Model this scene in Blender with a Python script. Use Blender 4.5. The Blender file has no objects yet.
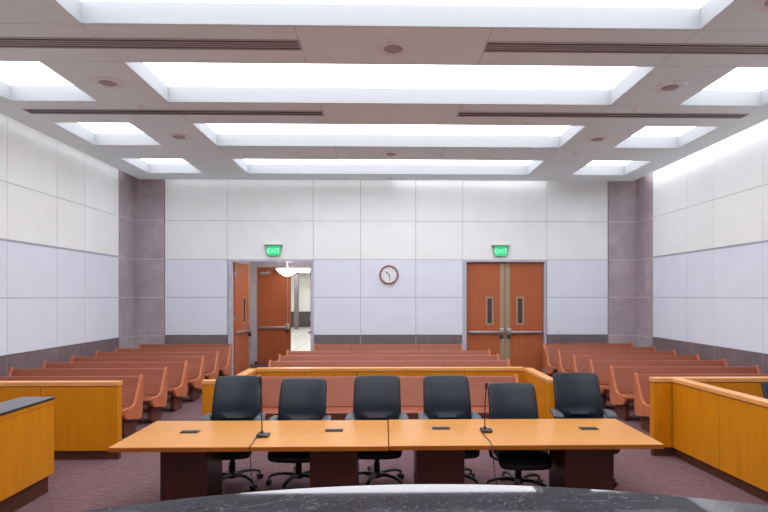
import bpy, bmesh, math, random
from mathutils import Vector, Matrix
random.seed(7)
PI = math.pi
SC = bpy.context.scene
COL = SC.collection

# ------------------------------------------------------------------ materials
def lin(c):
    return tuple(((v/255)/12.92 if v <= 10.3 else (((v/255)+.055)/1.055)**2.4) for v in c) + (1,)

class NT:
    """small helper round a node tree"""
    def __init__(s, name):
        s.m = bpy.data.materials.new(name); s.m.use_nodes = True
        s.t = s.m.node_tree; s.b = s.t.nodes['Principled BSDF']
        s.tc = None
    def n(s, typ, **kw):
        x = s.t.nodes.new(typ)
        for k, v in kw.items():
            if hasattr(x, k): setattr(x, k, v)
            else: x.inputs[k].default_value = v
        return x
    def l(s, a, b): s.t.links.new(a, b)
    def coord(s, scale=(1,1,1), rot=(0,0,0)):
        tc = s.n('ShaderNodeTexCoord'); mp = s.n('ShaderNodeMapping')
        mp.inputs['Scale'].default_value = scale; mp.inputs['Rotation'].default_value = rot
        s.l(tc.outputs['Object'], mp.inputs['Vector']); return mp.outputs['Vector']
    def noise(s, scale, detail=4, co=None, rough=.6):
        x = s.n('ShaderNodeTexNoise'); x.inputs['Scale'].default_value = scale
        x.inputs['Detail'].default_value = detail; x.inputs['Roughness'].default_value = rough
        s.l(co if co else s.coord(), x.inputs['Vector']); return x.outputs['Fac']
    def ramp(s, fac, stops):
        r = s.n('ShaderNodeValToRGB'); e = r.color_ramp.elements
        while len(e) < len(stops): e.new(.5)
        for q, (p, c) in zip(e, stops): q.position = p; q.color = c
        s.l(fac, r.inputs['Fac']); return r.outputs['Color']
    def mix(s, fac, a, b):
        x = s.n('ShaderNodeMix', data_type='RGBA')
        for sock, v in ((x.inputs[0], fac), (x.inputs[6], a), (x.inputs[7], b)):
            if isinstance(v, bpy.types.NodeSocket): s.l(v, sock)
            else: sock.default_value = v
        return x.outputs[2]
    def fin(s, col, rough=.5, spec=.5, metal=0, bump=None, bs=.1, bd=.002):
        if isinstance(col, bpy.types.NodeSocket): s.l(col, s.b.inputs['Base Color'])
        else: s.b.inputs['Base Color'].default_value = col
        if isinstance(rough, bpy.types.NodeSocket): s.l(rough, s.b.inputs['Roughness'])
        else: s.b.inputs['Roughness'].default_value = rough
        s.b.inputs['Specular IOR Level'].default_value = spec
        s.b.inputs['Metallic'].default_value = metal
        if bump is not None:
            bp = s.n('ShaderNodeBump'); bp.inputs['Strength'].default_value = bs; bp.inputs['Distance'].default_value = bd
            s.l(bump, bp.inputs['Height']); s.l(bp.outputs['Normal'], s.b.inputs['Normal'])
        return s.m

def wood(name, dark, light, rough=.35, scale=(1,1,9), axis_rot=(0,0,0), spec=.4, freq=2.0):
    t = NT(name)
    co = t.coord(scale, axis_rot)
    f = t.noise(freq, 5, co, .55); g = t.noise(freq*9, 3, co, .5); k = t.noise(1.1, 2, t.coord((1,1,1)))
    c = t.ramp(f, [(.3, lin(dark)), (.7, lin(light))])
    mid = tuple((a+b)/2*.86 for a, b in zip(dark, light))
    c = t.mix(t.ramp(g, [(.45, (0,0,0,1)), (.75, (.35,.35,.35,1))]), c, lin(mid))
    c = t.mix(t.ramp(k, [(.4, (0,0,0,1)), (.65, (.25,.25,.25,1))]), c, lin(light))
    return t.fin(c, rough, spec)
def plain(name, c, rough=.5, spec=.5, metal=0, var=.06, scale=6):
    t = NT(name)
    c2 = tuple(v*(1-var) for v in c)
    return t.fin(t.ramp(t.noise(scale, 3), [(.3, lin(c2)), (.7, lin(c))]), rough, spec, metal)
def emit(name, c, strength):
    t = NT(name); t.b.inputs['Base Color'].default_value = lin(c)
    t.b.inputs['Emission Color'].default_value = lin(c); t.b.inputs['Emission Strength'].default_value = strength
    t.b.inputs['Roughness'].default_value = .6
    return t.m

MAT = {}
MAT['maple'] = wood('maple', (200,120,2), (214,136,12), .38, (6,6,.8))
MAT['maple_cap'] = wood('maple_cap', (218,150,80), (230,164,98), .3, (.8,6,6))
MAT['table_wood'] = wood('table_wood', (200,134,62), (210,146,74), .28, (.7,5,5), spec=.5)
MAT['edge_wood'] = wood('edge_wood', (150,82,18), (164,94,28), .35, (.7,5,5))
MAT['pew_wood'] = wood('pew_wood', (140,73,48), (152,82,55), .38, (.8,5,5))
MAT['pew_end'] = wood('pew_end', (186,104,66), (198,116,76), .38, (5,5,.9))
MAT['pew_dark'] = wood('pew_dark', (92,52,42), (104,60,48), .5, (5,5,1))
MAT['door_wood'] = wood('door_wood', (172,92,54), (184,102,62), .42, (5,5,.7))
MAT['dark_wood'] = wood('dark_wood', (58,26,20), (72,34,26), .35, (5,5,.8))
MAT['kick'] = plain('kick', (80,38,24), .6)
MAT['wall_warm'] = plain('wall_warm', (242,245,244), .75, .2, var=.02, scale=1.5)
MAT['wall_cool'] = plain('wall_cool', (229,234,246), .85, .1, var=.02, scale=1.5)
MAT['wall_gap'] = plain('wall_gap', (150,150,160), .8, .1)
MAT['ledge'] = plain('ledge', (178,180,196), .6)
MAT['soffit_edge'] = plain('soffit_edge', (176,164,164), .8, .1)
MAT['bay_side'] = plain('bay_side', (158,160,164), .8, .1, var=.01)
MAT['bay_light'] = emit('bay_light', (246,250,255), 4.5)
MAT['cove_strip'] = emit('cove_strip', (246,250,255), 10)
MAT['lobby_light'] = emit('lobby_light', (255,252,248), 10)
MAT['cove_mid'] = emit('cove_mid', (246,250,255), 6)
MAT['cove_fill'] = emit('cove_fill', (246,250,255), 3.0)  # glow of the two added fill strips on the left
MAT['vest_light'] = emit('vest_light', (255,248,238), 13)
MAT['black_leather'] = plain('black_leather', (18,25,37), .36, .3, var=.1, scale=30)
MAT['black_plastic'] = plain('black_plastic', (26,27,29), .38, .5)
MAT['arm_pad'] = plain('arm_pad', (58,62,70), .4, .5)
MAT['steel'] = plain('steel', (196,194,194), .32, .5, .85)
MAT['bronze'] = plain('bronze', (176,156,126), .45, .5, .25)
MAT['frame_paint'] = plain('frame_paint', (196,196,210), .5, .4)
MAT['dark_hardware'] = plain('dark_hardware', (60,50,48), .4, .5)
MAT['white_paint'] = plain('white_paint', (228,228,230), .7, .2, var=.02)
MAT['white_plastic'] = plain('white_plastic', (232,232,236), .4, .4, var=.02)
MAT['slot_dark'] = plain('slot_dark', (46,40,40), .6, .3)
MAT['slot_slat'] = plain('slot_slat', (190,180,180), .5, .4)
MAT['slot_grey'] = plain('slot_grey', (172,164,168), .6, .3)
MAT['grille'] = plain('grille', (176,168,172), .6, .2)
MAT['speaker_ring'] = plain('speaker_ring', (240,246,246), .5, .3)
MAT['clock_rim'] = plain('clock_rim', (158,104,92), .4, .4)
MAT['clock_face'] = plain('clock_face', (236,238,244), .5, .3, var=.01)
MAT['hand'] = plain('hand', (40,40,46), .5)
MAT['exit_green'] = emit('exit_green', (54,186,124), .7)
MAT['exit_letter'] = emit('exit_letter', (140,232,186), .9)
MAT['glass_dark'] = plain('glass_dark', (96,66,66), .12, .6, var=.25, scale=5)
MAT['lobby_wall'] = plain('lobby_wall', (224,222,220), .7, .2, var=.02)
MAT['lobby_base'] = plain('lobby_base', (84,76,78), .5, .3)
MAT['lobby_stone'] = plain('lobby_stone', (112,106,108), .4, .4, var=.15, scale=3)
MAT['cable'] = plain('cable', (50,46,48), .5)

def carpet():
    t = NT('carpet')
    a = t.noise(5.0, 5, t.coord((1.2,7,1), (0,0,math.radians(28))), .7)
    b = t.noise(14, 4, t.coord((1.0,6,1), (0,0,math.radians(34))), .7)
    d = t.noise(150, 2, t.coord())
    g = t.noise(.8, 2, t.coord())
    c = t.ramp(a, [(.32, lin((90,66,72))), (.5, lin((120,92,97))), (.68, lin((146,118,123)))])
    c = t.mix(t.ramp(b, [(.4, (0,0,0,1)), (.62, (.8,.8,.8,1))]), c, lin((94,70,75)))
    c = t.mix(t.ramp(d, [(.45, (0,0,0,1)), (.7, (.4,.4,.4,1))]), c, lin((132,108,112)))
    c = t.mix(t.ramp(g, [(.35, (0,0,0,1)), (.7, (.3,.3,.3,1))]), c, lin((104,79,82)))
    return t.fin(c, .95, .05, bump=d, bs=.3, bd=.004)
MAT['carpet'] = carpet()
def stone(name, c0, c1, c2):
    t = NT(name)
    a = t.noise(2.2, 6, t.coord(), .65); b = t.noise(26, 4, t.coord(), .7)
    c = t.ramp(a, [(.3, lin(c0)), (.55, lin(c1)), (.75, lin(c2))])
    c = t.mix(t.ramp(b, [(.45, (0,0,0,1)), (.75, (.4,.4,.4,1))]), c, lin(c2))
    return t.fin(c, .45, .35)
MAT['stone'] = stone('stone', (160,147,153), (176,163,169), (196,184,189))
MAT['stone_base'] = stone('stone_base', (110,98,104), (122,110,114), (136,124,128))
MAT['stone_joint'] = plain('stone_joint', (214,206,210), .7)
def granite():
    t = NT('granite')
    a = t.noise(7, 6, t.coord((1,2.2,1)), .7); b = t.noise(90, 3, t.coord(), .7)
    w = t.n('ShaderNodeTexVoronoi', feature='DISTANCE_TO_EDGE'); w.inputs['Scale'].default_value = 2.6
    ds = t.noise(3, 4, t.coord((1,1,1)))
    mx = t.n('ShaderNodeVectorMath', operation='SCALE'); mx.inputs[3].default_value = .9
    va = t.n('ShaderNodeVectorMath', operation='ADD')
    cb = t.n('ShaderNodeCombineXYZ'); t.l(ds, cb.inputs[0]); t.l(ds, cb.inputs[1])
    t.l(cb.outputs[0], mx.inputs[0]); t.l(mx.outputs[0], va.inputs[0]); t.l(t.coord((1,1.6,1)), va.inputs[1])
    t.l(va.outputs[0], w.inputs['Vector'])
    c = t.ramp(a, [(.3, lin((22,22,26))), (.55, lin((38,39,47))), (.75, lin((62,63,72)))])
    c = t.mix(t.ramp(b, [(.5, (0,0,0,1)), (.75, (.3,.3,.3,1))]), c, lin((140,140,148)))
    c = t.mix(t.ramp(w.outputs['Distance'], [(0, (.16,.16,.16,1)), (.010, (0,0,0,1))]), c, lin((176,176,180)))
    return t.fin(c, .03, .38)
MAT['granite'] = granite()
MAT['desk_stone'] = plain('desk_stone', (52,54,58), .14, .5, var=.15, scale=40)
def ceil_mat():
    t = NT('ceiling_paint')
    tc = t.n('ShaderNodeTexCoord'); sp = t.n('ShaderNodeSeparateXYZ'); t.l(tc.outputs['Object'], sp.inputs[0])
    acc = None
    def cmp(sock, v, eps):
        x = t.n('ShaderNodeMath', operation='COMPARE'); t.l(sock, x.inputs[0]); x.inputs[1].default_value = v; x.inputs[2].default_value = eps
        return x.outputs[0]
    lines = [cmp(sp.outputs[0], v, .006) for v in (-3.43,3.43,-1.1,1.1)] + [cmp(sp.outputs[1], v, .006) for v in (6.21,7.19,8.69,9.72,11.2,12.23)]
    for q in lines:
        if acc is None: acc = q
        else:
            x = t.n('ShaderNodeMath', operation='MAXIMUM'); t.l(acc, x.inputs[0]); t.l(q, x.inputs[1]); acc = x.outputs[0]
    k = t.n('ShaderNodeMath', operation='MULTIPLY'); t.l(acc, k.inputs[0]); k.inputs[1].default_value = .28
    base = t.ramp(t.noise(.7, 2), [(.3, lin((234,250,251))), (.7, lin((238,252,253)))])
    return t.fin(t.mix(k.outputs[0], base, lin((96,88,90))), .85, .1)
MAT['ceiling'] = ceil_mat()
def tile():
    t = NT('lobby_tile')
    b = t.n('ShaderNodeTexBrick', offset=0); b.inputs['Scale'].default_value = 1
    b.inputs['Brick Width'].default_value = .9; b.inputs['Row Height'].default_value = .9; b.inputs['Mortar Size'].default_value = .012
    b.inputs['Color1'].default_value = lin((214,216,211)); b.inputs['Color2'].default_value = lin((222,224,219)); b.inputs['Mortar'].default_value = lin((150,158,152))
    t.l(t.coord(), b.inputs['Vector'])
    return t.fin(b.outputs['Color'], .15, .5)
MAT['lobby_tile'] = tile()
def clear():
    t = NT('clear_acrylic'); t.b.inputs['Transmission Weight'].default_value = 1; t.b.inputs['IOR'].default_value = 1.1
    t.b.inputs['Base Color'].default_value = lin((232,242,236)); t.b.inputs['Roughness'].default_value = .05
    return t.m
MAT['clear'] = clear()

# ------------------------------------------------------------------ mesh helpers
def new(): return bmesh.new()
def box(bm, x0, x1, y0, y1, z0, z1, mi=0, bevel=0, seg=2, mat=None):
    r = bmesh.ops.create_cube(bm, size=1)
    vs = r['verts']
    bmesh.ops.scale(bm, vec=(abs(x1-x0), abs(y1-y0), abs(z1-z0)), verts=vs)
    bmesh.ops.translate(bm, vec=((x0+x1)/2, (y0+y1)/2, (z0+z1)/2), verts=vs)
    fs = {f for v in vs for f in v.link_faces}
    for f in fs: f.material_index = mi
    if mat is not None: bmesh.ops.transform(bm, matrix=mat, verts=vs)
    if bevel:
        es = {e for v in vs for e in v.link_edges}
        rr = bmesh.ops.bevel(bm, geom=list(es), offset=bevel, segments=seg, affect='EDGES', profile=.5)
        for f in rr['faces']: f.material_index = mi
    return vs
def prism(bm, pts, a0, a1, axis='x', mi=0, bevel=0, seg=2):
    """polygon pts in the two other axes, extruded along axis from a0 to a1"""
    def P(a, p):
        return {'x': (a, p[0], p[1]), 'y': (p[0], a, p[1]), 'z': (p[0], p[1], a)}[axis]
    A = [bm.verts.new(P(a0, p)) for p in pts]; B = [bm.verts.new(P(a1, p)) for p in pts]
    fs = [bm.faces.new(A), bm.faces.new(B)]
    n = len(pts)
    for i in range(n): fs.append(bm.faces.new((A[i], A[(i+1) % n], B[(i+1) % n], B[i])))
    bmesh.ops.recalc_face_normals(bm, faces=fs)
    for f in fs: f.material_index = mi
    if bevel:
        es = list(fs[0].edges) + list(fs[1].edges)
        bmesh.ops.bevel(bm, geom=es, offset=bevel, segments=seg, affect='EDGES', profile=.5)
def tube(bm, pts, r, n=10, mi=0, close=True):
    pts = [Vector(p) for p in pts]
    rad = r if isinstance(r, (list, tuple)) else [r]*len(pts)
    rings = []
    up = None
    for i, p in enumerate(pts):
        d = (pts[min(i+1, len(pts)-1)] - pts[max(i-1, 0)]).normalized()
        if up is None:
            up = Vector((0,0,1)) if abs(d.z) < .9 else Vector((1,0,0))
        s = d.cross(up).normalized(); up = s.cross(d).normalized()
        rr = rad[i]
        if not isinstance(rr, (tuple, list)): rr = (rr, rr)
        rings.append([bm.verts.new(p + s*math.cos(2*PI*k/n)*rr[0] + up*math.sin(2*PI*k/n)*rr[1]) for k in range(n)])
    fs = []
    for A, B in zip(rings, rings[1:]):
        for k in range(n): fs.append(bm.faces.new((A[k], A[(k+1) % n], B[(k+1) % n], B[k])))
    if close:
        fs.append(bm.faces.new(rings[0][::-1])); fs.append(bm.faces.new(rings[-1]))
    for f in fs: f.material_index = mi
    bmesh.ops.recalc_face_normals(bm, faces=fs)
def lathe(bm, prof, n=32, mi=0, mat=None):
    rings = []
    for r, z in prof:
        rings.append([bm.verts.new((max(r, 1e-5)*math.cos(2*PI*k/n), max(r, 1e-5)*math.sin(2*PI*k/n), z)) for k in range(n)])
    fs = []
    for A, B in zip(rings, rings[1:]):
        for k in range(n): fs.append(bm.faces.new((A[k], A[(k+1) % n], B[(k+1) % n], B[k])))
    r0, r1 = prof[0][0] > 1e-3, prof[-1][0] > 1e-3
    if r0 and r1:
        for k in range(n): fs.append(bm.faces.new((rings[-1][k], rings[-1][(k+1) % n], rings[0][(k+1) % n], rings[0][k])))
    else:
        fs.append(bm.faces.new(rings[0])); fs.append(bm.faces.new(rings[-1]))
    for f in fs: f.material_index = mi
    bmesh.ops.recalc_face_normals(bm, faces=fs)
    if mat is not None: bmesh.ops.transform(bm, matrix=mat, verts=[v for R in rings for v in R])
def pad(bm, hx, hy, hz, fn, n=14, e=.22, e2=.5):
    """rounded cushion: cube sphere pushed to a superellipsoid, then bent by fn"""
    r = bmesh.ops.create_cube(bm, size=2)
    vs0 = r['verts']
    es = list({x for v in vs0 for x in v.link_edges})
    bmesh.ops.subdivide_edges(bm, edges=es, cuts=n, use_grid_fill=True)
    for v in bm.verts:
        x, y, z = v.co
        p = 14.0
        # superellipsoid radial projection
        L = (abs(x)**p + abs(z)**p)**(1/p)
        q = 2.6
        R = (max(L, 1e-6)**q*1.0 + abs(y)**q)
        s = (max(abs(x), abs(y), abs(z))) / (R**(1/q))
        v.co = fn(Vector((x*s*hx, y*s*hy, z*s*hz)))
def obj(name, bm, mats, parent=None, smooth=50, loc=None):
    me = bpy.data.meshes.new(name)
    if smooth:
        for f in bm.faces: f.smooth = True
    bm.to_mesh(me); bm.free()
    if not isinstance(mats, (list, tuple)): mats = [mats]
    for m in mats: me.materials.append(MAT[m])
    if smooth: me.set_sharp_from_angle(angle=math.radians(smooth))
    o = bpy.data.objects.new(name, me); COL.objects.link(o)
    if parent is not None: o.parent = parent
    if loc is not None: o.location = loc
    return o
def thing(name, label, cat, loc=(0,0,0), rz=0, group=None):
    o = bpy.data.objects.new(name, None); COL.objects.link(o)
    o.empty_display_size = .2
    o.location = loc; o.rotation_euler = (0, 0, rz); o['label'] = label; o['category'] = cat
    if group: o['group'] = group
    return o
def tag(o, label, cat, group=None):
    o['label'] = label; o['category'] = cat
    if group: o['group'] = group
    return o
def struct(name, bm, mats, parent=None, smooth=35):
    o = obj(name, bm, mats, parent, smooth)
    if parent is None: o['kind'] = 'structure'
    return o
def copy_tree(o, parent=None):
    c = o.copy(); COL.objects.link(c)
    if parent is not None: c.parent = parent
    for ch in list(o.children): copy_tree(ch, c)
    return c
def copy_thing(root, label, loc, rz=None):
    c = copy_tree(root); c.location = loc; c['label'] = label
    if rz is not None: c.rotation_euler = (0, 0, rz)
    return c

# ------------------------------------------------------------------ dimensions (metres; room centred on x = 0, back wall at y = 14.8)
W = 6.68; YB = 14.8; YF = -3.0; CZ = 5.08
ROWS_Z = [1.075, 2.065, 3.06, 4.075, 5.35]

# floor
bm = new(); box(bm, -W-.1, W+.1, YF, YB, -.1, 0); struct('floor', bm, 'carpet')
bm = new(); box(bm, -3.2, 3.2, YF+.05, 1.6, 0.001, .45); struct('trim_9', bm, 'carpet')     # raised platform behind the judges' bench

def panels(bm, cuts, fixed, axis, side, warm=0, cool=1, skip=None):
    """wall panels: cuts along the wall, rows in z; box fronts stand 3 cm off the backing"""
    g = .005
    for a, b in zip(cuts, cuts[1:]):
        for k, (z0, z1) in enumerate(zip(ROWS_Z, ROWS_Z[1:])):
            if skip and skip(a, b, k): continue
            top = z1 - (g if k < 3 else 0); bot = z0 + g
            if axis == 'x' and k == 2: bot = z0 + .03
            mi = cool if k < 2 else warm
            if axis == 'y': box(bm, a+g, b-g, fixed-.03, fixed, bot, top, mi)
            else: box(bm, fixed, fixed-side*.03, a+g, b-g, bot, top, mi)

# back wall with openings for the two pairs of doors
DX0, DX1, DZ = 2.03, 4.10, 3.0
FX0, FX1, FZ = 1.96, 4.19, 3.06
bm = new()
y0, y1 = YB, YB+.2
for x0, x1, z0, z1 in ((-W-.2, -FX1, 0, CZ+.35), (-FX0, FX0, 0, CZ+.35), (FX1, W+.2, 0, CZ+.35), (-FX1, -FX0, FZ, CZ+.35), (FX0, FX1, FZ, CZ+.35)):
    box(bm, x0, x1, y0, y1, z0, z1, 2)
cuts = [-5.84, -4.21, -1.97, -.73, .73, 1.97, 4.21, 5.84]
def skip(a, b, k): return k < 2 and ((a == -4.21) or (a == 1.97))
panels(bm, cuts, YB, 'y', 1, skip=skip)
struct('wall_back', bm, ['wall_warm', 'wall_cool', 'wall_gap'], smooth=0)

# side walls
YS = 13.95
for side, nm in ((-1, 'left'), (1, 'right')):
    bm = new()
    box(bm, side*W, side*(W+.2), YF, YB+.2, 0, CZ+.35, 2)
    cy = [YF, -1.4, .2, 1.7, 2.75, 4.3, 5.8, 7.3, 8.35, 9.86, 11.34, 12.39, YS]
    panels(bm, cy, side*W, 'x', side)
    box(bm, side*W, side*(W-.034), YF, YS-.005, 3.045, 3.085, 3)
    struct('wall_'+nm, bm, ['wall_warm', 'wall_cool', 'wall_gap', 'ledge'], smooth=0)
    # stone base with tile joints
    bm = new()
    for a, b in zip(cy, cy[1:]): box(bm, side*(W-.001), side*(W-.03), a+.006, b-.006, 0, 1.065, 0)
    box(bm, side*(W-.002), side*(W-.026), YF, YS-.005, 0, 1.06, 1)
    struct('baseboard_'+nm, bm, ['stone_base', 'stone_joint'], smooth=0)
    # stone corner
    bm = new()
    zz = [0, 1.06, 2.065, 3.06, 4.075, CZ+.34]
    for z0, z1 in zip(zz, zz[1:]):
        box(bm, side*(W-.002), side*(W-.06), YS, YB-.002, z0+.009, z1-.009, 0)
        box(bm, side*(W-.0605), side*5.85, YB-.002, YB-.06, z0+.009, z1-.009, 0)
    box(bm, side*(W-.002), side*(W-.057), YS+.004, YB-.003, 0, CZ+.335, 1)
    box(bm, side*(W-.053), side*5.855, YB-.003, YB-.057, 0, CZ+.335, 1)
    struct('trim_1' if side < 0 else 'trim_2', bm, ['stone', 'stone_joint'], smooth=0)
# back base
bm = new()
for a, b in ((-5.84, -FX1-.01), (-FX0+.01, -.73), (-.73, .73), (.73, FX0-.01), (FX1+.01, 5.84)):
    box(bm, a+.006, b-.006, YB-.001, YB-.03, 0, 1.065, 0)
for a, b in ((-5.84, -FX1-.01), (-FX0+.01, FX0-.01), (FX1+.01, 5.84)): box(bm, a+.006, b-.006, YB-.001, YB-.026, 0, 1.06, 1)
struct('baseboard_back', bm, ['stone_base', 'stone_joint'], smooth=0)
# front wall behind the viewpoint
bm = new(); box(bm, -W-.2, W+.2, YF-.2, YF, 0, CZ+.35, 0); struct('wall_front', bm, 'wall_warm', smooth=0)

# ------------------------------------------------------------------ ceiling with recessed bays
BAYX = [(-5.82, -4.49), (-3.43, 3.43), (4.49, 5.82)]
BAYY = [(-.35, 1.13), (2.17, 3.66), (4.70, 6.19), (7.21, 8.67), (9.74, 11.18), (12.25, 13.70)]
CX, CY = 6.36, 14.42
xs = [-CX] + [v for p in BAYX for v in p] + [CX]
ys = [YF] + [v for p in BAYY for v in p] + [CY]
bm = new()
for i in range(len(xs)-1):
    for j in range(len(ys)-1):
        if i % 2 == 1 and j % 2 == 1: continue
        box(bm, xs[i], xs[i+1], ys[j], ys[j+1], CZ, CZ+.06)
bmesh.ops.remove_doubles(bm, verts=bm.verts, dist=1e-4)
fd = {}
for f in list(bm.faces):
    fd.setdefault(tuple(round(c, 3) for c in f.calc_center_median()), []).append(f)
kill = [f for v in fd.values() if len(v) > 1 for f in v]
bmesh.ops.delete(bm, geom=kill, context='FACES_ONLY')
struct('ceiling', bm, 'ceiling', smooth=0)
bm = new(); box(bm, -W-.2, W+.2, YF-.2, YB+.2, CZ+.352, CZ+.45); struct('trim_3', bm, 'soffit_edge', smooth=0)
# upstand of the ceiling edge along the perimeter slot
bm = new()
for s in (-1, 1): box(bm, s*CX, s*(CX-.02), YF, CY, CZ+.0605, CZ+.2)
box(bm, -CX, CX, CY-.02, CY, CZ+.2005, CZ+.21)
struct('trim_4', bm, 'soffit_edge', smooth=0)

def bay(x0, x1, yy0, yy1, label, group):
    t = thing('ceiling_light', label, 'ceiling light', ((x0+x1)/2, (yy0+yy1)/2, CZ), 0, group)
    hx, hy, h = (x1-x0)/2, (yy1-yy0)/2, .24
    bm = new()
    box(bm, -hx, -hx-.015, -hy-.015, hy+.015, .061, h); box(bm, hx, hx+.015, -hy-.015, hy+.015, .061, h)
    box(bm, -hx, hx, -hy, -hy-.015, .061, h); box(bm, -hx, hx, hy, hy+.015, .061, h)
    # inner lining flush with the ceiling edge
    box(bm, -hx+.001, -hx+.006, -hy+.001, hy-.001, .002, h); box(bm, hx-.006, hx-.001, -hy+.001, hy-.001, .002, h)
    box(bm, -hx+.006, hx-.006, -hy+.001, -hy+.006, .002, h); box(bm, -hx+.006, hx-.006, hy-.006, hy-.001, .002, h)
    obj('recess_frame', bm, 'bay_side', t, 0)
    bm = new(); box(bm, -hx-.015, hx+.015, -hy-.015, hy+.015, h+.001, h+.012)
    obj('diffuser', bm, 'bay_light', t, 0)
rown = {2: 'cut by the top edge of the photo', 3: 'third row from the back wall', 4: 'second row from the back wall', 5: 'row nearest the back wall'}
for j, (a, b) in enumerate(BAYY):
    for i, (x0, x1) in enumerate(BAYX):
        if j <= 2 and i != 1:
            pass
        w = ('short recessed ceiling light by the left wall', 'long recessed ceiling light in the middle', 'short recessed ceiling light by the right wall')[i]
        nm = rown.get(j, 'row above the judges bench')
        bay(x0, x1, a, b, f'{w}, {nm}', 'recessed ceiling lights')

# cove lighting: along the right wall and the right half of the back wall
t = thing('cove_light', 'bright strip light in the slot between ceiling and right wall', 'cove light', (0, 0, 0))
bm = new(); box(bm, 6.40, 6.47, 2, 14.2, CZ+.12, CZ+.15); obj('light_strip', bm, 'cove_strip', t, 0)
bm = new(); box(bm, 6.362, 6.399, 2, 14.2, CZ+.10, CZ+.17); obj('housing', bm, 'white_paint', t, 0)
t = thing('cove_light', 'bright strip light in the slot above the right half of the back wall', 'cove light', (0, 0, 0))
bm = new(); box(bm, .1, 4.2, 14.47, 14.54, CZ+.12, CZ+.15); obj('light_strip', bm, 'cove_mid', t, 0)
bm = new(); box(bm, .1, 4.2, 14.423, 14.469, CZ+.10, CZ+.17); obj('housing', bm, 'white_paint', t, 0)

t = thing('cove_light', 'added dim fill strip in the slot between ceiling and left wall', 'cove light', (0, 0, 0))  # no known lamp here; added to brighten the top of the left wall
bm = new(); box(bm, -6.47, -6.40, 2, 14.2, CZ+.12, CZ+.15); obj('light_strip', bm, 'cove_fill', t, 0)
bm = new(); box(bm, -6.399, -6.362, 2, 14.2, CZ+.10, CZ+.17); obj('housing', bm, 'white_paint', t, 0)
t = thing('cove_light', 'added dim fill strip in the slot above the left half of the back wall', 'cove light', (0, 0, 0))  # likewise added, lifts the top of the back wall on its left half
bm = new(); box(bm, -5.8, -.1, 14.47, 14.54, CZ+.12, CZ+.15); obj('light_strip', bm, 'cove_fill', t, 0)
bm = new(); box(bm, -5.8, -.1, 14.423, 14.469, CZ+.10, CZ+.17); obj('housing', bm, 'white_paint', t, 0)

# linear air diffusers
def slot(x0, x1, y0, y1, dark, n, label):
    t = thing('air_diffuser', label, 'air vent', ((x0+x1)/2, (y0+y1)/2, CZ), 0, 'linear air diffusers in the ceiling')
    hx, hy = (x1-x0)/2, (y1-y0)/2
    bm = new(); box(bm, -hx, hx, -hy, hy, -.004, -.0005); obj('backing', bm, 'slot_dark', t, 0)
    bm = new()
    box(bm, -hx-.02, -hx, -hy-.02, hy+.02, -.014, -.0005); box(bm, hx, hx+.02, -hy-.02, hy+.02, -.014, -.0005)
    box(bm, -hx, hx, -hy-.02, -hy, -.014, -.0005); box(bm, -hx, hx, hy, hy+.02, -.014, -.0005)
    obj('frame', bm, 'slot_slat', t, 0)
    for k in range(1, n):
        yy = -hy + 2*hy*k/n
        bm = new(); box(bm, -hx, hx, yy-.012, yy+.012, -.014, -.0045); obj('slat', bm, 'slot_slat' if dark else 'slot_grey', t, 0)
slot(-5.86, -1.12, 6.55, 6.77, True, 4, 'dark slotted ceiling vent left of centre, between the two front rows of lights')
slot(1.12, 5.86, 6.55, 6.77, True, 4, 'dark slotted ceiling vent right of centre, between the two front rows of lights')
slot(-5.84, -1.12, 9.05, 9.22, False, 2, 'grey slotted ceiling vent left of centre, farther from the viewer')
slot(1.12, 5.84, 9.05, 9.22, False, 2, 'grey slotted ceiling vent right of centre, farther from the viewer')

# round speakers and sprinkler plates
def speaker(x, y, label):
    t = thing('ceiling_speaker', label, 'speaker', (x, y, CZ), 0, 'round ceiling speakers')
    bm = new(); lathe(bm, [(.11, -.001), (.11, -.012), (.17, -.02), (.215, -.012), (.22, -.001)], 40); obj('trim_ring', bm, 'speaker_ring', t)
    bm = new(); lathe(bm, [(.115, -.013), (.1, -.022), (.05, -.027), (0, -.028)], 40); obj('grille', bm, 'grille', t)
SPK = [(-3.96, 7.89, 'round ceiling speaker on the left strip, between the nearer two lights'),
       (0, 6.73, 'round ceiling speaker between the two dark slotted vents'),
       (3.96, 7.89, 'round ceiling speaker on the right strip, between the nearer two lights'),
       (-3.93, 10.53, 'round ceiling speaker on the left strip, farther from the viewer'),
       (.04, 11.72, 'round ceiling speaker in the middle, nearest the back wall'),
       (3.93, 10.53, 'round ceiling speaker on the right strip, farther from the viewer'),
       (3.85, 5.55, 'round ceiling speaker cut by the top right corner of the photo')]
for s in SPK: speaker(*s)
SPR = [(-3.92, 8.85, 'small white sprinkler plate on the left ceiling strip, nearer one'), (.04, 9.32, 'small white sprinkler plate between the two grey slotted vents'),
       (3.9, 8.85, 'small white sprinkler plate on the right ceiling strip, nearer one'), (-3.92, 11.63, 'small white sprinkler plate on the left ceiling strip, farther one'),
       (3.9, 11.63, 'small white sprinkler plate on the right ceiling strip, farther one'), (.04, 14.1, 'small white sprinkler plate in the ceiling above the wall clock')]
for x, y, lb in SPR:
    t = thing('sprinkler', lb, 'sprinkler', (x, y, CZ), 0, 'ceiling sprinklers')
    bm = new(); lathe(bm, [(.02, .004), (.055, .004), (.06, -.008), (.045, -.014), (.02, -.016)], 20); obj('plate', bm, 'white_plastic', t)
    bm = new(); lathe(bm, [(0, -.002), (.016, -.002), (.016, -.03), (0, -.03)], 16); obj('sprinkler_head', bm, 'white_plastic', t)

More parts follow.
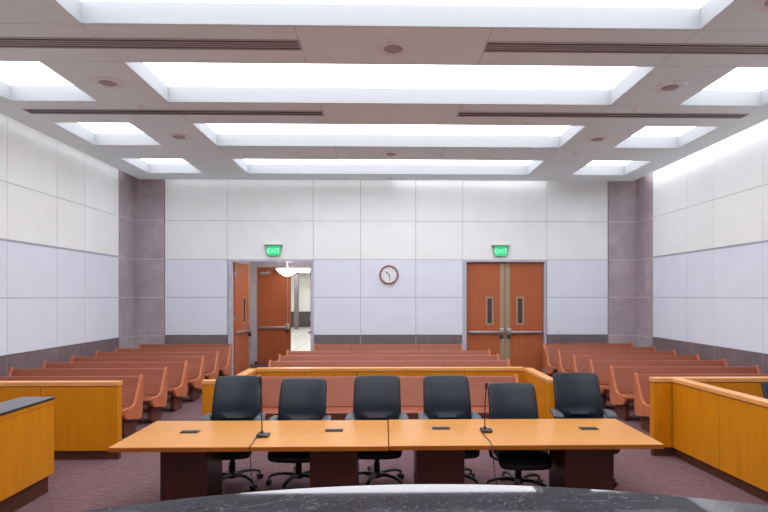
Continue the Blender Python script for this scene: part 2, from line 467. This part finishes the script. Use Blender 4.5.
# ------------------------------------------------------------------ doors
def frame(name, s):
    k = .04 if s > 0 else 0
    x0, x1 = sorted((s*FX0, s*FX1)); d0, d1 = sorted((s*DX0+k, s*DX1+k))
    bm = new()
    box(bm, x0, d0, YB-.05, YB+.22, 0, DZ); box(bm, d1, x1, YB-.05, YB+.22, 0, DZ); box(bm, x0, x1, YB-.05, YB+.22, DZ, FZ)
    struct(name, bm, 'frame_paint', smooth=0)
frame('trim_5', -1); frame('trim_6', 1)

def leaf(name, hinge, sgn, width, height, angle, window=True, edge=True, bar=True, rod=False, closer=False):
    """leaf in local space: hinge at origin, leaf runs along +x*sgn, room side is -y"""
    root = bpy.data.objects.new(name, None); COL.objects.link(root); root.empty_display_size = .2
    root.location = hinge; root.rotation_euler = (0, 0, angle); root['kind'] = 'structure'
    s = sgn; th = .045
    bm = new()
    w0, w1, wz0, wz1 = width-.50, width-.31, 1.34, 2.07
    e = width-.13 if edge else width
    xx = lambda a: s*a
    if window:
        box(bm, xx(.004), xx(w0), -th/2, th/2, .01, height); box(bm, xx(w1), xx(e), -th/2, th/2, .01, height)
        box(bm, xx(w0), xx(w1), -th/2, th/2, .01, wz0); box(bm, xx(w0), xx(w1), -th/2, th/2, wz1, height)
    else:
        box(bm, xx(.004), xx(e), -th/2, th/2, .01, height)
    obj('panel', bm, 'door_wood', root, 0)
    if edge:
        bm = new(); box(bm, xx(e), xx(width-.004), -th/2-.002, th/2+.002, .01, height); obj('edge_plate', bm, 'bronze', root, 0)
    if window:
        bm = new()
        b = .035
        for q in (-1, 1):
            ya, yb = (-th/2-.006, -.008) if q < 0 else (.008, th/2+.006)
            box(bm, xx(w0-.012), xx(w0+b), ya, yb, wz0-.012, wz1+.012); box(bm, xx(w1-b), xx(w1+.012), ya, yb, wz0-.012, wz1+.012)
            box(bm, xx(w0+b), xx(w1-b), ya, yb, wz0-.012, wz0+b); box(bm, xx(w0+b), xx(w1-b), ya, yb, wz1-b, wz1+.012)
        f = obj('window_frame', bm, 'bronze', root, 0)
        bm = new(); box(bm, xx(w0+.001), xx(w1-.001), -.004, .004, wz0+.001, wz1-.001); obj('pane', bm, 'glass_dark', f, 0)
    if bar:
        bm = new(); box(bm, xx(.05), xx(width-.15), -th/2-.07, -th/2-.03, 1.1, 1.17, bevel=.008); 
        box(bm, xx(.05), xx(.10), -th/2-.035, -th/2, 1.105, 1.165)
        pb = obj('push_bar', bm, 'steel', root)
        bm = new(); box(bm, xx(width-.15), xx(width-.04), -th/2-.075, -th/2-.001, 1.07, 1.25, bevel=.01); obj('latch_case', bm, 'steel', pb)
        bm = new(); box(bm, xx(width-.14), xx(width-.05), -th/2-.06, -th/2-.001, .97, 1.069, bevel=.008); obj('latch', bm, 'dark_hardware', pb)
    if rod:
        bm = new(); tube(bm, [(xx(width-.09), -th/2-.02, 1.25), (xx(width-.09), -th/2-.02, height-.1)], .012); obj('vertical_rod', bm, 'steel', root)
    if closer:
        bm = new(); box(bm, xx(.12), xx(.42), -th/2-.07, -th/2, height-.22, height-.14, bevel=.008)
        tube(bm, [(xx(.3), -th/2-.05, height-.13), (xx(.75), -th/2-.22, height-.06), (xx(.95), -th/2-.06, height-.04)], .014); obj('closer', bm, 'steel', root)
    bm = new()
    for z in (.25, 1.5, height-.3): tube(bm, [(xx(-.004), -.03, z-.06), (xx(-.004), -.03, z+.06)], .011)
    obj('hinge', bm, 'steel', root)
    return root
LW = (DX1-DX0)/2-.008
leaf('door_1', (-DX1+.012, YB+.14, 0), 1, LW, 2.985, math.radians(81))
leaf('door_2', (-DX0-.012, YB+.14, 0), -1, LW, 2.985, math.radians(-88))
leaf('door_3', (DX0+.046, YB+.06, 0), 1, LW, 2.985, 0)
leaf('door_4', (DX1+.034, YB+.06, 0), -1, LW, 2.985, 0)
bm = new(); box(bm, DX0-.1, DX1+.1, YB+.3, YB+.34, 0, DZ+.1); struct('wall_lobby_right', bm, 'lobby_base', smooth=0)

# vestibule behind the left pair
V0, V1, VY, VZ = -4.22, -1.9, 17.3, 3.22
bm = new()
box(bm, V0-.15, V0, YB+.2, VY, 0, VZ); box(bm, V1, V1+.15, YB+.2, VY, 0, VZ)
struct('wall_vestibule', bm, 'white_paint', smooth=0)
bm = new(); box(bm, V0-.15, V1+.15, YB+.2, VY+.2, VZ, VZ+.1); struct('ceiling_vestibule', bm, 'white_paint', smooth=0)
bm = new(); box(bm, V0-.15, V1+.15, YB, VY+.15, -.1, .001); struct('floor_vestibule', bm, 'carpet', smooth=0)
bm = new()
box(bm, V0, -4.02, VY-.02, VY+.15, 0, VZ); box(bm, -1.98, V1, VY-.02, VY+.15, 0, VZ); box(bm, -4.02, -1.98, VY-.02, VY+.15, 2.99, VZ)
struct('trim_7', bm, 'frame_paint', smooth=0)
leaf('door_5', (-4.015, VY+.05, 0), 1, 1.03, 2.985, 0, window=False, edge=False, rod=True, closer=True)
leaf('door_6', (-1.985, VY+.05, 0), -1, 1.0, 2.985, math.radians(-95), window=False, edge=False, rod=True)
bm = new(); box(bm, -4.06, -3.98, VY-.10, VY-.03, 0.002, .1, bevel=.01)
o = obj('door_stop', bm, 'black_plastic'); tag(o, 'small black stop on the floor at the foot of the inner door frame', 'door stop')
# pendant bowl
t = thing('pendant_lamp', 'glowing white bowl lamp hanging in the vestibule behind the open door', 'lamp', (-2.86, 16.0, 2.66))
bm = new(); lathe(bm, [(0, 0), (.06, .008), (.14, .045), (.22, .1), (.28, .16), (.32, .22), (.31, .22), (.2, .13), (0, .06)], 36); obj('bowl', bm, 'vest_light', t)
bm = new(); lathe(bm, [(.325, .215), (.33, .235), (.31, .235)], 36); obj('rim', bm, 'bronze', t)
bm = new(); tube(bm, [(0, 0, .06), (0, 0, .5)], .012); lathe(bm, [(.07, .5), (.09, .54), (.09, .558)], 20)
obj('stem', bm, 'white_paint', t)
# lobby far beyond
bm = new(); box(bm, -14, 2, VY+.15, 38.2, -.1, 0); struct('floor_lobby', bm, 'lobby_tile', smooth=0)
bm = new(); box(bm, -14, 2, VY+.2, 38.2, 3.6, 3.7); struct('ceiling_lobby', bm, 'white_paint', smooth=0)
bm = new()
box(bm, -14, 2, 38, 38.2, 0, 3.6, 0); box(bm, -14, 2, 37.94, 38, .0, 1.05, 1)
box(bm, -14.2, -14, VY+.15, 38.2, 0, 3.6, 0); box(bm, 2, 2.2, VY+.15, 38.2, 0, 3.6, 0)
box(bm, -14, V0-.15, VY+.15, VY+.3, 0, 3.6, 0); box(bm, V1+.15, 2, VY+.15, VY+.3, 0, 3.6, 0)
box(bm, V0-.15, V1+.15, VY+.21, VY+.3, VZ+.11, 3.6, 0)
struct('wall_lobby', bm, ['lobby_wall', 'lobby_base'], smooth=0)
bm = new(); box(bm, -5.80, -5.56, 35.6, 36.0, 0, 3.6); struct('trim_8', bm, 'lobby_stone', smooth=0)
bm = new()
for k in range(5):
    y = 20.5+3.6*k
    t = thing('ceiling_light', 'bright ceiling panel light seen through the open left doors', 'ceiling light', (-4.6, y, 3.59), 0, 'lights in the lobby beyond the open doors')
    bb = new(); box(bb, -2.4, 2.4, -.5, .5, 0, .008); obj('diffuser', bb, 'lobby_light', t, 0)
    bb = new()
    box(bb, -2.45, -2.4, -.55, .55, -.01, .008); box(bb, 2.4, 2.45, -.55, .55, -.01, .008); box(bb, -2.4, 2.4, -.55, -.5, -.01, .008); box(bb, -2.4, 2.4, .5, .55, -.01, .008)
    obj('frame', bb, 'white_paint', t, 0)
bm.free()

# ------------------------------------------------------------------ wall fittings
def exit_sign(x, label):
    t = thing('exit_sign', label, 'exit sign', (x, YB-.03, 3.285), 0, 'green exit signs')
    bm = new(); box(bm, -.24, .24, -.11, -.001, .135, .165, bevel=.006); obj('canopy', bm, 'steel', t)
    bm = new(); prism(bm, [(-.22, .134), (.22, .134), (.2, -.1), (.14, -.15), (-.14, -.15), (-.2, -.1)], -.052, -.046, 'y'); obj('clear_panel', bm, 'clear', t, 0)
    bm = new(); prism(bm, [(-.175, .134), (.175, .134), (.155, -.125), (-.155, -.125)], -.062, -.0535, 'y'); g = obj('green_panel', bm, 'exit_green', t, 0)
    cu = bpy.data.curves.new('exit_text', 'FONT'); cu.body = 'EXIT'; cu.align_x = 'CENTER'; cu.align_y = 'CENTER'; cu.size = .165; cu.extrude = .002
    to = bpy.data.objects.new('exit_text', cu); COL.objects.link(to)
    dg = bpy.context.evaluated_depsgraph_get(); me = bpy.data.meshes.new_from_object(to.evaluated_get(dg))
    bpy.data.objects.remove(to); me.materials.clear(); me.materials.append(MAT['exit_letter'])
    lo = bpy.data.objects.new('lettering', me); COL.objects.link(lo); lo.parent = g
    lo.location = (0, -.065, -.01); lo.rotation_euler = (PI/2, 0, 0)
exit_sign(-3.0, 'green lit EXIT sign above the open left doors')
exit_sign(2.97, 'green lit EXIT sign above the closed right doors')
t = thing('wall_clock', 'round wall clock with a reddish wooden rim and white face', 'clock', (.02, YB-.03, 2.66))
R90 = Matrix.Rotation(PI/2, 4, 'X')
bm = new(); lathe(bm, [(.20, .002), (.25, .002), (.255, .02), (.245, .05), (.225, .055), (.215, .04), (.21, .03)], 56, mat=R90); obj('rim', bm, 'clock_rim', t)
bm = new(); lathe(bm, [(0, .003), (.21, .003), (.21, .02), (0, .02)], 56, mat=R90); fc = obj('face', bm, 'clock_face', t)
for k in range(12):
    bm = new()
    a = k*PI/6; L = .032 if k % 3 == 0 else .02
    box(bm, -.006, .006, -.0215, -.0205, .19-L, .19, mat=Matrix.Rotation(a, 4, 'Y')); obj('hour_mark', bm, 'hand', fc, 0)
for ang, L, w, nm in ((315, .11, .011, 'hour_hand'), (168, .145, .008, 'minute_hand')):
    bm = new(); box(bm, -w, w, -.027, -.024, -.02, L, mat=Matrix.Rotation(math.radians(ang), 4, 'Y')); obj(nm, bm, 'hand', t, 0)
t = thing('wall_switch', 'small white switch plate on the back wall right of the closed doors', 'light switch', (4.5, YB-.031, 1.2))
bm = new(); box(bm, -.06, .06, -.012, 0, -.085, .085, bevel=.004); obj('plate', bm, 'white_plastic', t)
bm = new(); box(bm, -.018, .018, -.02, -.0125, -.035, .035, bevel=.003); obj('switch', bm, 'white_plastic', t)

# ------------------------------------------------------------------ pews
PT = .855
def pew(x0, x1, ytop, label, group, seams=(), ends=True):
    L = x1-x0
    t = thing('pew', label, 'pew', ((x0+x1)/2, ytop, 0), 0, group)
    h = L/2; ex = h-.045
    cs = [-ex] + [s for s in seams] + [ex]
    bm = new()
    for a, b in zip(cs, cs[1:]):
        prism(bm, [(-.225, .435), (-.03, PT-.012), (-.015, PT-.002), (.012, PT-.002), (.02, PT-.02), (-.02, .30), (-.10, .30)], a+(.004 if a > -ex else 0), b-(.004 if b < ex else 0), 'x', bevel=.004, seg=1)
    obj('backrest', bm, 'pew_wood', t, 20)
    bm = new()
    prism(bm, [(-.215, .425), (-.3, .418), (-.5, .432), (-.575, .425), (-.595, .405), (-.585, .385), (-.215, .37), (-.105, .37), (-.105, .425)], -ex, ex, 'x', bevel=.003, seg=1)
    obj('seat', bm, 'pew_wood', t, 20)
    bm = new(); box(bm, -ex, ex, -.585, -.565, .32, .384); obj('seat_rail', bm, 'pew_dark', t, 0)
    prof = [(-.035, PT+.01), (-.01, PT+.022), (.02, PT+.016), (.03, PT-.01), (-.008, .35), (-.03, .245), (-.05, .215), (-.085, .21), (-.5, .28), (-.56, .30), (-.592, .33), (-.612, .37), (-.615, .43), (-.602, .45), (-.56, .453), (-.42, .448), (-.315, .455), (-.265, .475), (-.232, .515), (-.2, .57)]
    for s in (-1, 1):
        bm = new(); prism(bm, prof, s*(h-.045), s*h, 'x', bevel=.008, seg=2); obj('end_panel', bm, 'pew_end', t, 20)
    n = max(2, int(round(L/1.3))+1)
    for k in range(n):
        x = -h+.12+(L-.24)*k/(n-1)
        bm = new(); prism(bm, [(-.42, 0), (-.08, 0), (-.05, .06), (-.09, .36), (-.44, .36), (-.46, .06)], x-.035, x+.035, 'x'); obj('leg', bm, 'pew_dark', t, 0)
    return t
order = ['nearest row', 'second row', 'third row', 'fourth row', 'fifth row', 'sixth row', 'back row against the wall']
for side, nm in ((-1, 'left'), (1, 'right')):
    for k in range(7):
        y = (8.8 if side < 0 else 8.84)+.94*k
        if k == 6: y = 14.56
        xi, xo = ((3.86-.018*k) if side < 0 else (3.87-.013*k), 6.5) if k < 6 else (4.04, 6.4)
        a, b = sorted((side*xi, side*xo))
        pew(a, b, y, f'reddish wooden pew in the {nm} block beside the {nm} wall, {order[k]}', f'pews in the {nm} block', )
for k, y in enumerate((10.78, 11.76, 12.74)):
    pew(-2.31, 2.31, y, 'reddish wooden pew in the middle block, '+('first', 'second', 'third')[k]+' row behind the rail', 'pews in the middle block', ((-1.03, 1.03) if k == 0 else ()))
pew(-1.93, 1.93, 14.56, 'reddish wooden pew against the back wall below the clock, between the doors', 'pews in the middle block', (-.94, .79))
pew(-2.06, 1.97, 8.70, 'reddish wooden pew inside the maple rail, right behind the black chairs', 'pews in the middle block')

# ------------------------------------------------------------------ maple partitions
def run(t, p0, p1, ht, thick, cuts, kick=.12, over=.006, capth=.055):
    """panel run from p0 to p1 (xy); face is on the right-hand side of the direction"""
    d = Vector((p1[0]-p0[0], p1[1]-p0[1], 0)); L = d.length; ang = math.atan2(d.y, d.x)
    M = Matrix.Translation((p0[0], p0[1], 0)) @ Matrix.Rotation(ang, 4, 'Z')
    cs = [0]+list(cuts)+[L]
    for a, b in zip(cs, cs[1:]):
        bm = new(); box(bm, a+.004, b-.004, 0, thick, kick, ht-capth-.008, mat=M, bevel=.002, seg=1); obj('panel', bm, 'maple', t, 0)
    bm = new(); box(bm, .006, L-.006, .006, thick-.006, kick+.021, ht-capth-.013, mat=M); box(bm, .004, L-.004, .03, thick-.03, 0, kick+.02, mat=M); box(bm, .01, L-.01, .012, thick-.012, ht-capth-.012, ht-capth, mat=M); obj('toe_kick', bm, 'kick', t, 0)
    bm = new(); box(bm, -over, L+over, -over, thick+over, ht-capth, ht, mat=M, bevel=.006); obj('cap', bm, 'maple_cap', t, 0)
t = thing('wood_partition', 'maple half wall on the left, in front of the left pews', 'partition', (0, 0, 0))
run(t, (-6.63, 7.24), (-3.52, 7.24), 1.0, .13, (1.05, 2.13))
# U shaped rail
t = thing('bar_rail', 'maple U-shaped rail around the front pew behind the black chairs', 'rail', (0, 0, 0))
RH = .955
run(t, (-2.13, 8.9), (2.13, 8.9), RH, .13, (.78, 1.6, 2.4, 3.3))
run(t, (-2.13, 7.735), (-2.13, 8.90), RH, .12, ())
run(t, (2.13, 8.90), (2.13, 7.735), RH, .12, ())
run(t, (-2.57, 7.62), (-2.13, 7.62), RH, .12, ())
run(t, (2.13, 7.62), (2.62, 7.62), RH, .12, ())
# jury box on the right
t = thing('jury_box', 'maple jury box half wall on the right with a long angled front', 'jury box', (0, 0, 0))
run(t, (3.42, 7.25), (6.63, 7.25), 1.025, .13, (.24, .9, 1.9))
run(t, (3.66, 7.245), (3.90, 3.3), 1.025, .13, (.93, 1.93, 2.93), capth=.05, over=.012)

# clerk desk on the left
t = thing('clerk_desk', 'maple clerk desk with black stone top at the left edge of the photo', 'desk', (0, 0, 0))
bm = new(); box(bm, -3.82, -3.67, 3.2, 6.12, .19, .985, bevel=.003, seg=1); obj('panel', bm, 'maple', t, 0)
bm = new(); box(bm, -3.80, -3.71, 3.25, 6.08, 0, .19); box(bm, -3.672, -3.668, 3.2, 6.12, .94, .943); obj('toe_kick', bm, 'kick', t, 0)
bm = new(); box(bm, -4.02, -3.665, 3.18, 6.13, .985, 1.012, bevel=.004); obj('stone_top', bm, 'desk_stone', t, 0)
bm = new(); box(bm, -5.4, -4.03, 4.9, 5.92, .94, .975, bevel=.004); box(bm, -5.36, -4.03, 5.85, 5.9, 0, .94); box(bm, -5.38, -5.33, 4.92, 5.85, 0, .94); obj('work_surface', bm, 'maple_cap', t, 0)

# judges' bench in the foreground
def edge(x):
    q = (x+.11)/.904-.11
    return .904*(2.1735+.0168*q-.1761*q*q)
t = thing('judge_bench', 'curved dark granite counter of the judges bench in the foreground', 'counter', (0, 0, 0))
N = 48
xs_ = [-2.0+4.0*i/N for i in range(N+1)]
def curved(name, off, depth, z0, z1, m, bev=0):
    bm = new()
    poly = [(x, edge(x)-off) for x in xs_] + [(x, edge(x)-off-depth) for x in reversed(xs_)]
    prism(bm, poly, z0, z1, 'z', bevel=bev, seg=3)
    return obj(name, bm, m, t, 20 if name != 'countertop' else 0)
curved('countertop', 0, .62, 1.40, 1.44, 'granite', .004)
curved('front_panel', .06, .05, .1, 1.399, 'maple')
curved('toe_kick', .09, .04, 0, .0999, 'kick')
curved('shelf', .115, .45, 1.05, 1.08, 'maple')

# ------------------------------------------------------------------ tables
TZ = .75
def table(x0, x1, y0, y1, peds, label):
    t = thing('conference_table', label, 'table', ((x0+x1)/2, (y0+y1)/2, 0), 0, 'two long tables in front of the chairs')
    cx, cy = (x0+x1)/2, (y0+y1)/2
    bm = new(); box(bm, x0-cx, x1-cx, y0-cy, y1-cy, TZ-.042, TZ, bevel=.004); tt = obj('tabletop', bm, 'table_wood', t, 0)
    bm = new(); e = .004; hx, hy = (x1-x0)/2, (y1-y0)/2; z0, z1 = TZ-.042, TZ-.005
    box(bm, -hx-e, hx+e, -hy-e, -hy-.0002, z0, z1); box(bm, -hx-e, hx+e, hy+.0002, hy+e, z0, z1)
    box(bm, -hx-e, -hx-.0002, -hy, hy, z0, z1); box(bm, hx+.0002, hx+e, -hy, hy, z0, z1)
    obj('edge_band', bm, 'edge_wood', tt, 0)
    for a, b in peds:
        bm = new(); box(bm, a-cx, b-cx, -.25, .26, 0, TZ-.0425, bevel=.006)
        box(bm, (a+b)/2-cx-.003, (a+b)/2-cx+.003, -.2505, -.24, .02, TZ-.05)
        obj('pedestal', bm, 'dark_wood', t, 0)
    return t
table(-2.565, -.075, 5.04, 6.1, ((-2.22, -1.78), (-.815, -.37)), 'maple topped conference table, the left one, on two dark pedestals')
table(-.06, 2.44, 5.05, 6.12, ((.2, .66), (1.62, 2.1)), 'maple topped conference table, the right one, on two dark pedestals')
for x, y, lb in ((-2.035, 5.6, 'black outlet plate set in the left table, in front of the leftmost chair'), (-.61, 5.63, 'black outlet plate set in the left table, near the table joint'),
                 (.47, 5.7, 'black outlet plate set in the right table, near the table joint'), (1.97, 5.66, 'black outlet plate set in the right table, in front of the rightmost chair')):
    t = thing('table_outlet', lb, 'outlet plate', (x, y, TZ), 0, 'outlet plates in the table tops')
    bm = new(); box(bm, -.09, .09, -.055, .055, .0005, .006, bevel=.002); obj('frame', bm, 'black_plastic', t)
    bm = new(); box(bm, -.08, .08, -.045, .03, .0062, .010, bevel=.0015); obj('flap', bm, 'slot_dark', t)
    bm = new(); box(bm, -.078, .078, .034, .046, .0062, .008); obj('brush', bm, 'slot_grey', t, 0)

def microphone(x, y, tip, h, label, cab):
    t = thing('microphone', label, 'microphone', (x, y, TZ), 0, 'gooseneck microphones on the tables')
    bm = new(); box(bm, -.055, .075, -.07, .06, 0.0005, .034, bevel=.016, seg=3)
    for v in bm.verts:
        if v.co.z > .02 and v.co.x > .03: v.co.z -= .012
        v.co.x *= 1-.25*max(0, v.co.x/.075)*abs(v.co.y)/.07
    tube(bm, [(-.01, 0, .03), (-.01, 0, .055)], [.014, .01])
    obj('base', bm, 'black_plastic', t)
    pts = [(-.01, 0, .05), (-.012, 0, h*.35), (-.01+tip*.3, .005, h*.65), (-.01+tip*.7, 0, h*.88), (-.01+tip, -.01, h)]
    bm = new(); tube(bm, pts, .006, 8); obj('gooseneck', bm, 'black_plastic', t)
    bm = new(); tube(bm, [(-.01+tip, -.01, h-.005), (-.01+tip*1.02, -.012, h+.015), (-.01+tip*1.05, -.015, h+.05), (-.01+tip*1.05, -.015, h+.056)], [.010, .014, .014, .008], 12); obj('capsule', bm, 'slot_dark', t)
    bm = new(); tube(bm, cab, .0045, 8); obj('cable', bm, 'cable', t)
E0 = 5.04
def cab(y, dx):
    d = E0-y
    return [(-.03, -.06, .008), (-.05, -.12, .006), (-.035, d*.7, .006), (-.04, d+.02, .006), (-.04, d-.004, .0), (-.035, d-.012, -.04), (-.02, d-.01, -.25), (dx*.7, d+.02, -.5), (dx, d+.03, -.70), (dx+.03, d+.1, -.742), (dx+.08, d+.4, -.742)]
microphone(-1.275, 5.42, -.015, .52, 'black gooseneck microphone on the left table, in front of the leftmost chair', cab(5.42, .06))
microphone(.905, 5.56, .012, .43, 'black gooseneck microphone on the right table, in front of the lowest chair', cab(5.56, .06))

# ------------------------------------------------------------------ office chairs
def make_chair():
    t = thing('office_chair', '', 'chair', (0, 0, 0), 0, 'black office chairs')
    # local: faces -y, origin on the floor under the column
    bm = new()
    def bend(v):
        x, y, z = v
        u = (z+.30)/.60          # 0 bottom .. 1 top
        lum = (.035*math.exp(-((u-.06)/.10)**2)+.03*math.exp(-((u-.27)/.045)**2)*max(0, 1-(x/.2)**4))*(1 if y < 0 else 0)
        w = 1+.05*(1-u)
        back = .25+.20*u-.05*math.sin(PI*min(1, max(0, u))) + .06*(abs(x)/.27)**2*-1
        return Vector((x*w, y+back-lum, z+.84))
    pad(bm, .27, .06, .31, bend, 14)
    obj('backrest', bm, 'black_leather', t, 60)
    bm = new()
    def sb(v):
        x, y, z = v
        dz = -.055*max(0, (-y-.12)/.15)**2 + .015*(abs(x)/.27)**2
        return Vector((x, z, y)) if False else Vector((x, y, z+.47+dz))
    r = bm
    # seat cushion: swap roles of y and z for the rounded shape
    def seat_fn(v): return sb(Vector((v.x, v.z, v.y)))
    pad(r, .275, .076, .29, seat_fn, 12)
    bmesh.ops.translate(r, vec=(0, -.09, 0), verts=r.verts)
    bmesh.ops.recalc_face_normals(r, faces=r.faces)
    obj('seat', r, 'black_leather', t, 60)
    bm = new(); box(bm, -.13, .13, -.16, .14, .36, .412, bevel=.015); box(bm, -.05, .05, .1, .31, .375, .41, bevel=.01)
    tube(bm, [(0, .27, .385), (0, .33, .42), (0, .345, .52), (0, .35, .66)], [(.05,.014)]*4, 10)
    obj('tilt_mechanism', bm, 'black_plastic', t)
    for s in (-1, 1):
        bm = new()
        tube(bm, [(s*.10, -.03, .39), (s*.24, -.03, .392), (s*.295, .0, .42), (s*.308, .03, .52), (s*.306, .08, .715)], [(.03,.012)]*5, 10)
        a = obj('armrest', bm, 'black_plastic', t)
        bm = new()
        def af(v): return Vector((v.x*(1.0-.25*v.z/.15)+s*.300, v.z+.10, v.y+.735-.02*max(0, -v.z/.13)**2))
        pad(bm, .05, .024, .15, af, 8); bmesh.ops.recalc_face_normals(bm, faces=bm.faces)
        obj('arm_pad', bm, 'arm_pad', a, 60)
    bm = new(); tube(bm, [(0, 0, .08), (0, 0, .25)], .036, 16); tube(bm, [(0, 0, .245), (0, 0, .365)], .026, 16); obj('gas_lift', bm, 'black_plastic', t)
    bm = new()
    lathe(bm, [(.03, .075), (.055, .08), (.055, .13), (.04, .145), (.03, .145)], 20)
    for k in range(5):
        a = k*2*PI/5+PI/2+.3; c, s = math.cos(a), math.sin(a)
        tube(bm, [(c*r_, s*r_, z) for r_, z in ((.04, .112), (.14, .128), (.24, .120), (.31, .098), (.335, .075))], [(.034,.022), (.031,.020), (.027,.018), (.024,.016), (.018,.013)], 10)
    obj('star_base', bm, 'black_plastic', t)
    for k in range(5):
        a = k*2*PI/5+PI/2+.3; c, s = math.cos(a), math.sin(a)
        bm = new()
        q = Vector((c*.332, s*.332, .029)); ax = Vector((-s, c, 0))
        for e in (-1, 1): tube(bm, [q+ax*(e*.008), q+ax*(e*.034)], .0288, 16)
        tube(bm, [q+ax*-.01, q+ax*.01], .012, 8); tube(bm, [(c*.332, s*.332, .03), (c*.332, s*.332, .08)], .009, 8)
        obj('caster', bm, 'black_plastic', t)
    return t
def lift(c, dz):
    for ch in c.children:
        if ch.name.split('.')[0] in ('backrest', 'seat', 'tilt_mechanism', 'armrest'): ch.location.z += dz
chair = make_chair()
CH = [(-1.80, 6.28, .06, 0.0, 'leftmost of the six black leather chairs, behind the left table'),
      (-1.06, 6.26, -.02, -.03, 'second black leather chair from the left, behind the left table'),
      (-.19, 6.26, .0, 0.0, 'third black leather chair from the left, behind the joint of the tables'),
      (.63, 6.26, .02, 0.0, 'fourth black leather chair from the left, behind the right table'),
      (1.345, 6.04, -.02, -.055, 'fifth black leather chair from the left, lowest, its seat showing under the table'),
      (2.17, 6.32, -.05, .02, 'rightmost of the six black leather chairs, behind the end of the right table')]
first = copy_tree(chair)     # keeps a clean copy to duplicate from
for i, (x, y, rz, dz, lb) in enumerate(CH):
    c = chair if i == 0 else copy_tree(first)
    c.location = (x, y, 0); c.rotation_euler = (0, 0, rz); c['label'] = lb
    lift(c, dz)
lift(first, -.09); first.location = (4.66, 6.25, 0); first.rotation_euler = (0, 0, -.1); first['label'] = 'black office chair inside the jury box, cut by the right edge of the photo'

# ------------------------------------------------------------------ world, camera, view
w = bpy.data.worlds.new('World'); SC.world = w; w.use_nodes = True
w.node_tree.nodes['Background'].inputs[0].default_value = (.05, .05, .055, 1); w.node_tree.nodes['Background'].inputs[1].default_value = 1
cam = bpy.data.cameras.new('Camera'); co = bpy.data.objects.new('Camera', cam); COL.objects.link(co)
F = 560.0; yaw = math.atan(3.68e-5*F)
cam.sensor_fit = 'HORIZONTAL'; cam.sensor_width = 36; cam.lens = 36*F/768
cam.shift_x = -(F*math.tan(yaw))/768; cam.shift_y = (296-256)/768
cam.clip_start = .05; cam.clip_end = 200
co.location = (-.11, 0, 2.1); co.rotation_euler = (PI/2, 0, -yaw)
SC.camera = co
vs = SC.view_settings
vs.view_transform = 'Standard'; vs.look = 'None'; vs.gamma = 1; vs.exposure = 0; vs.use_curve_mapping = False
SC.cycles.max_bounces = 12; SC.cycles.diffuse_bounces = 8
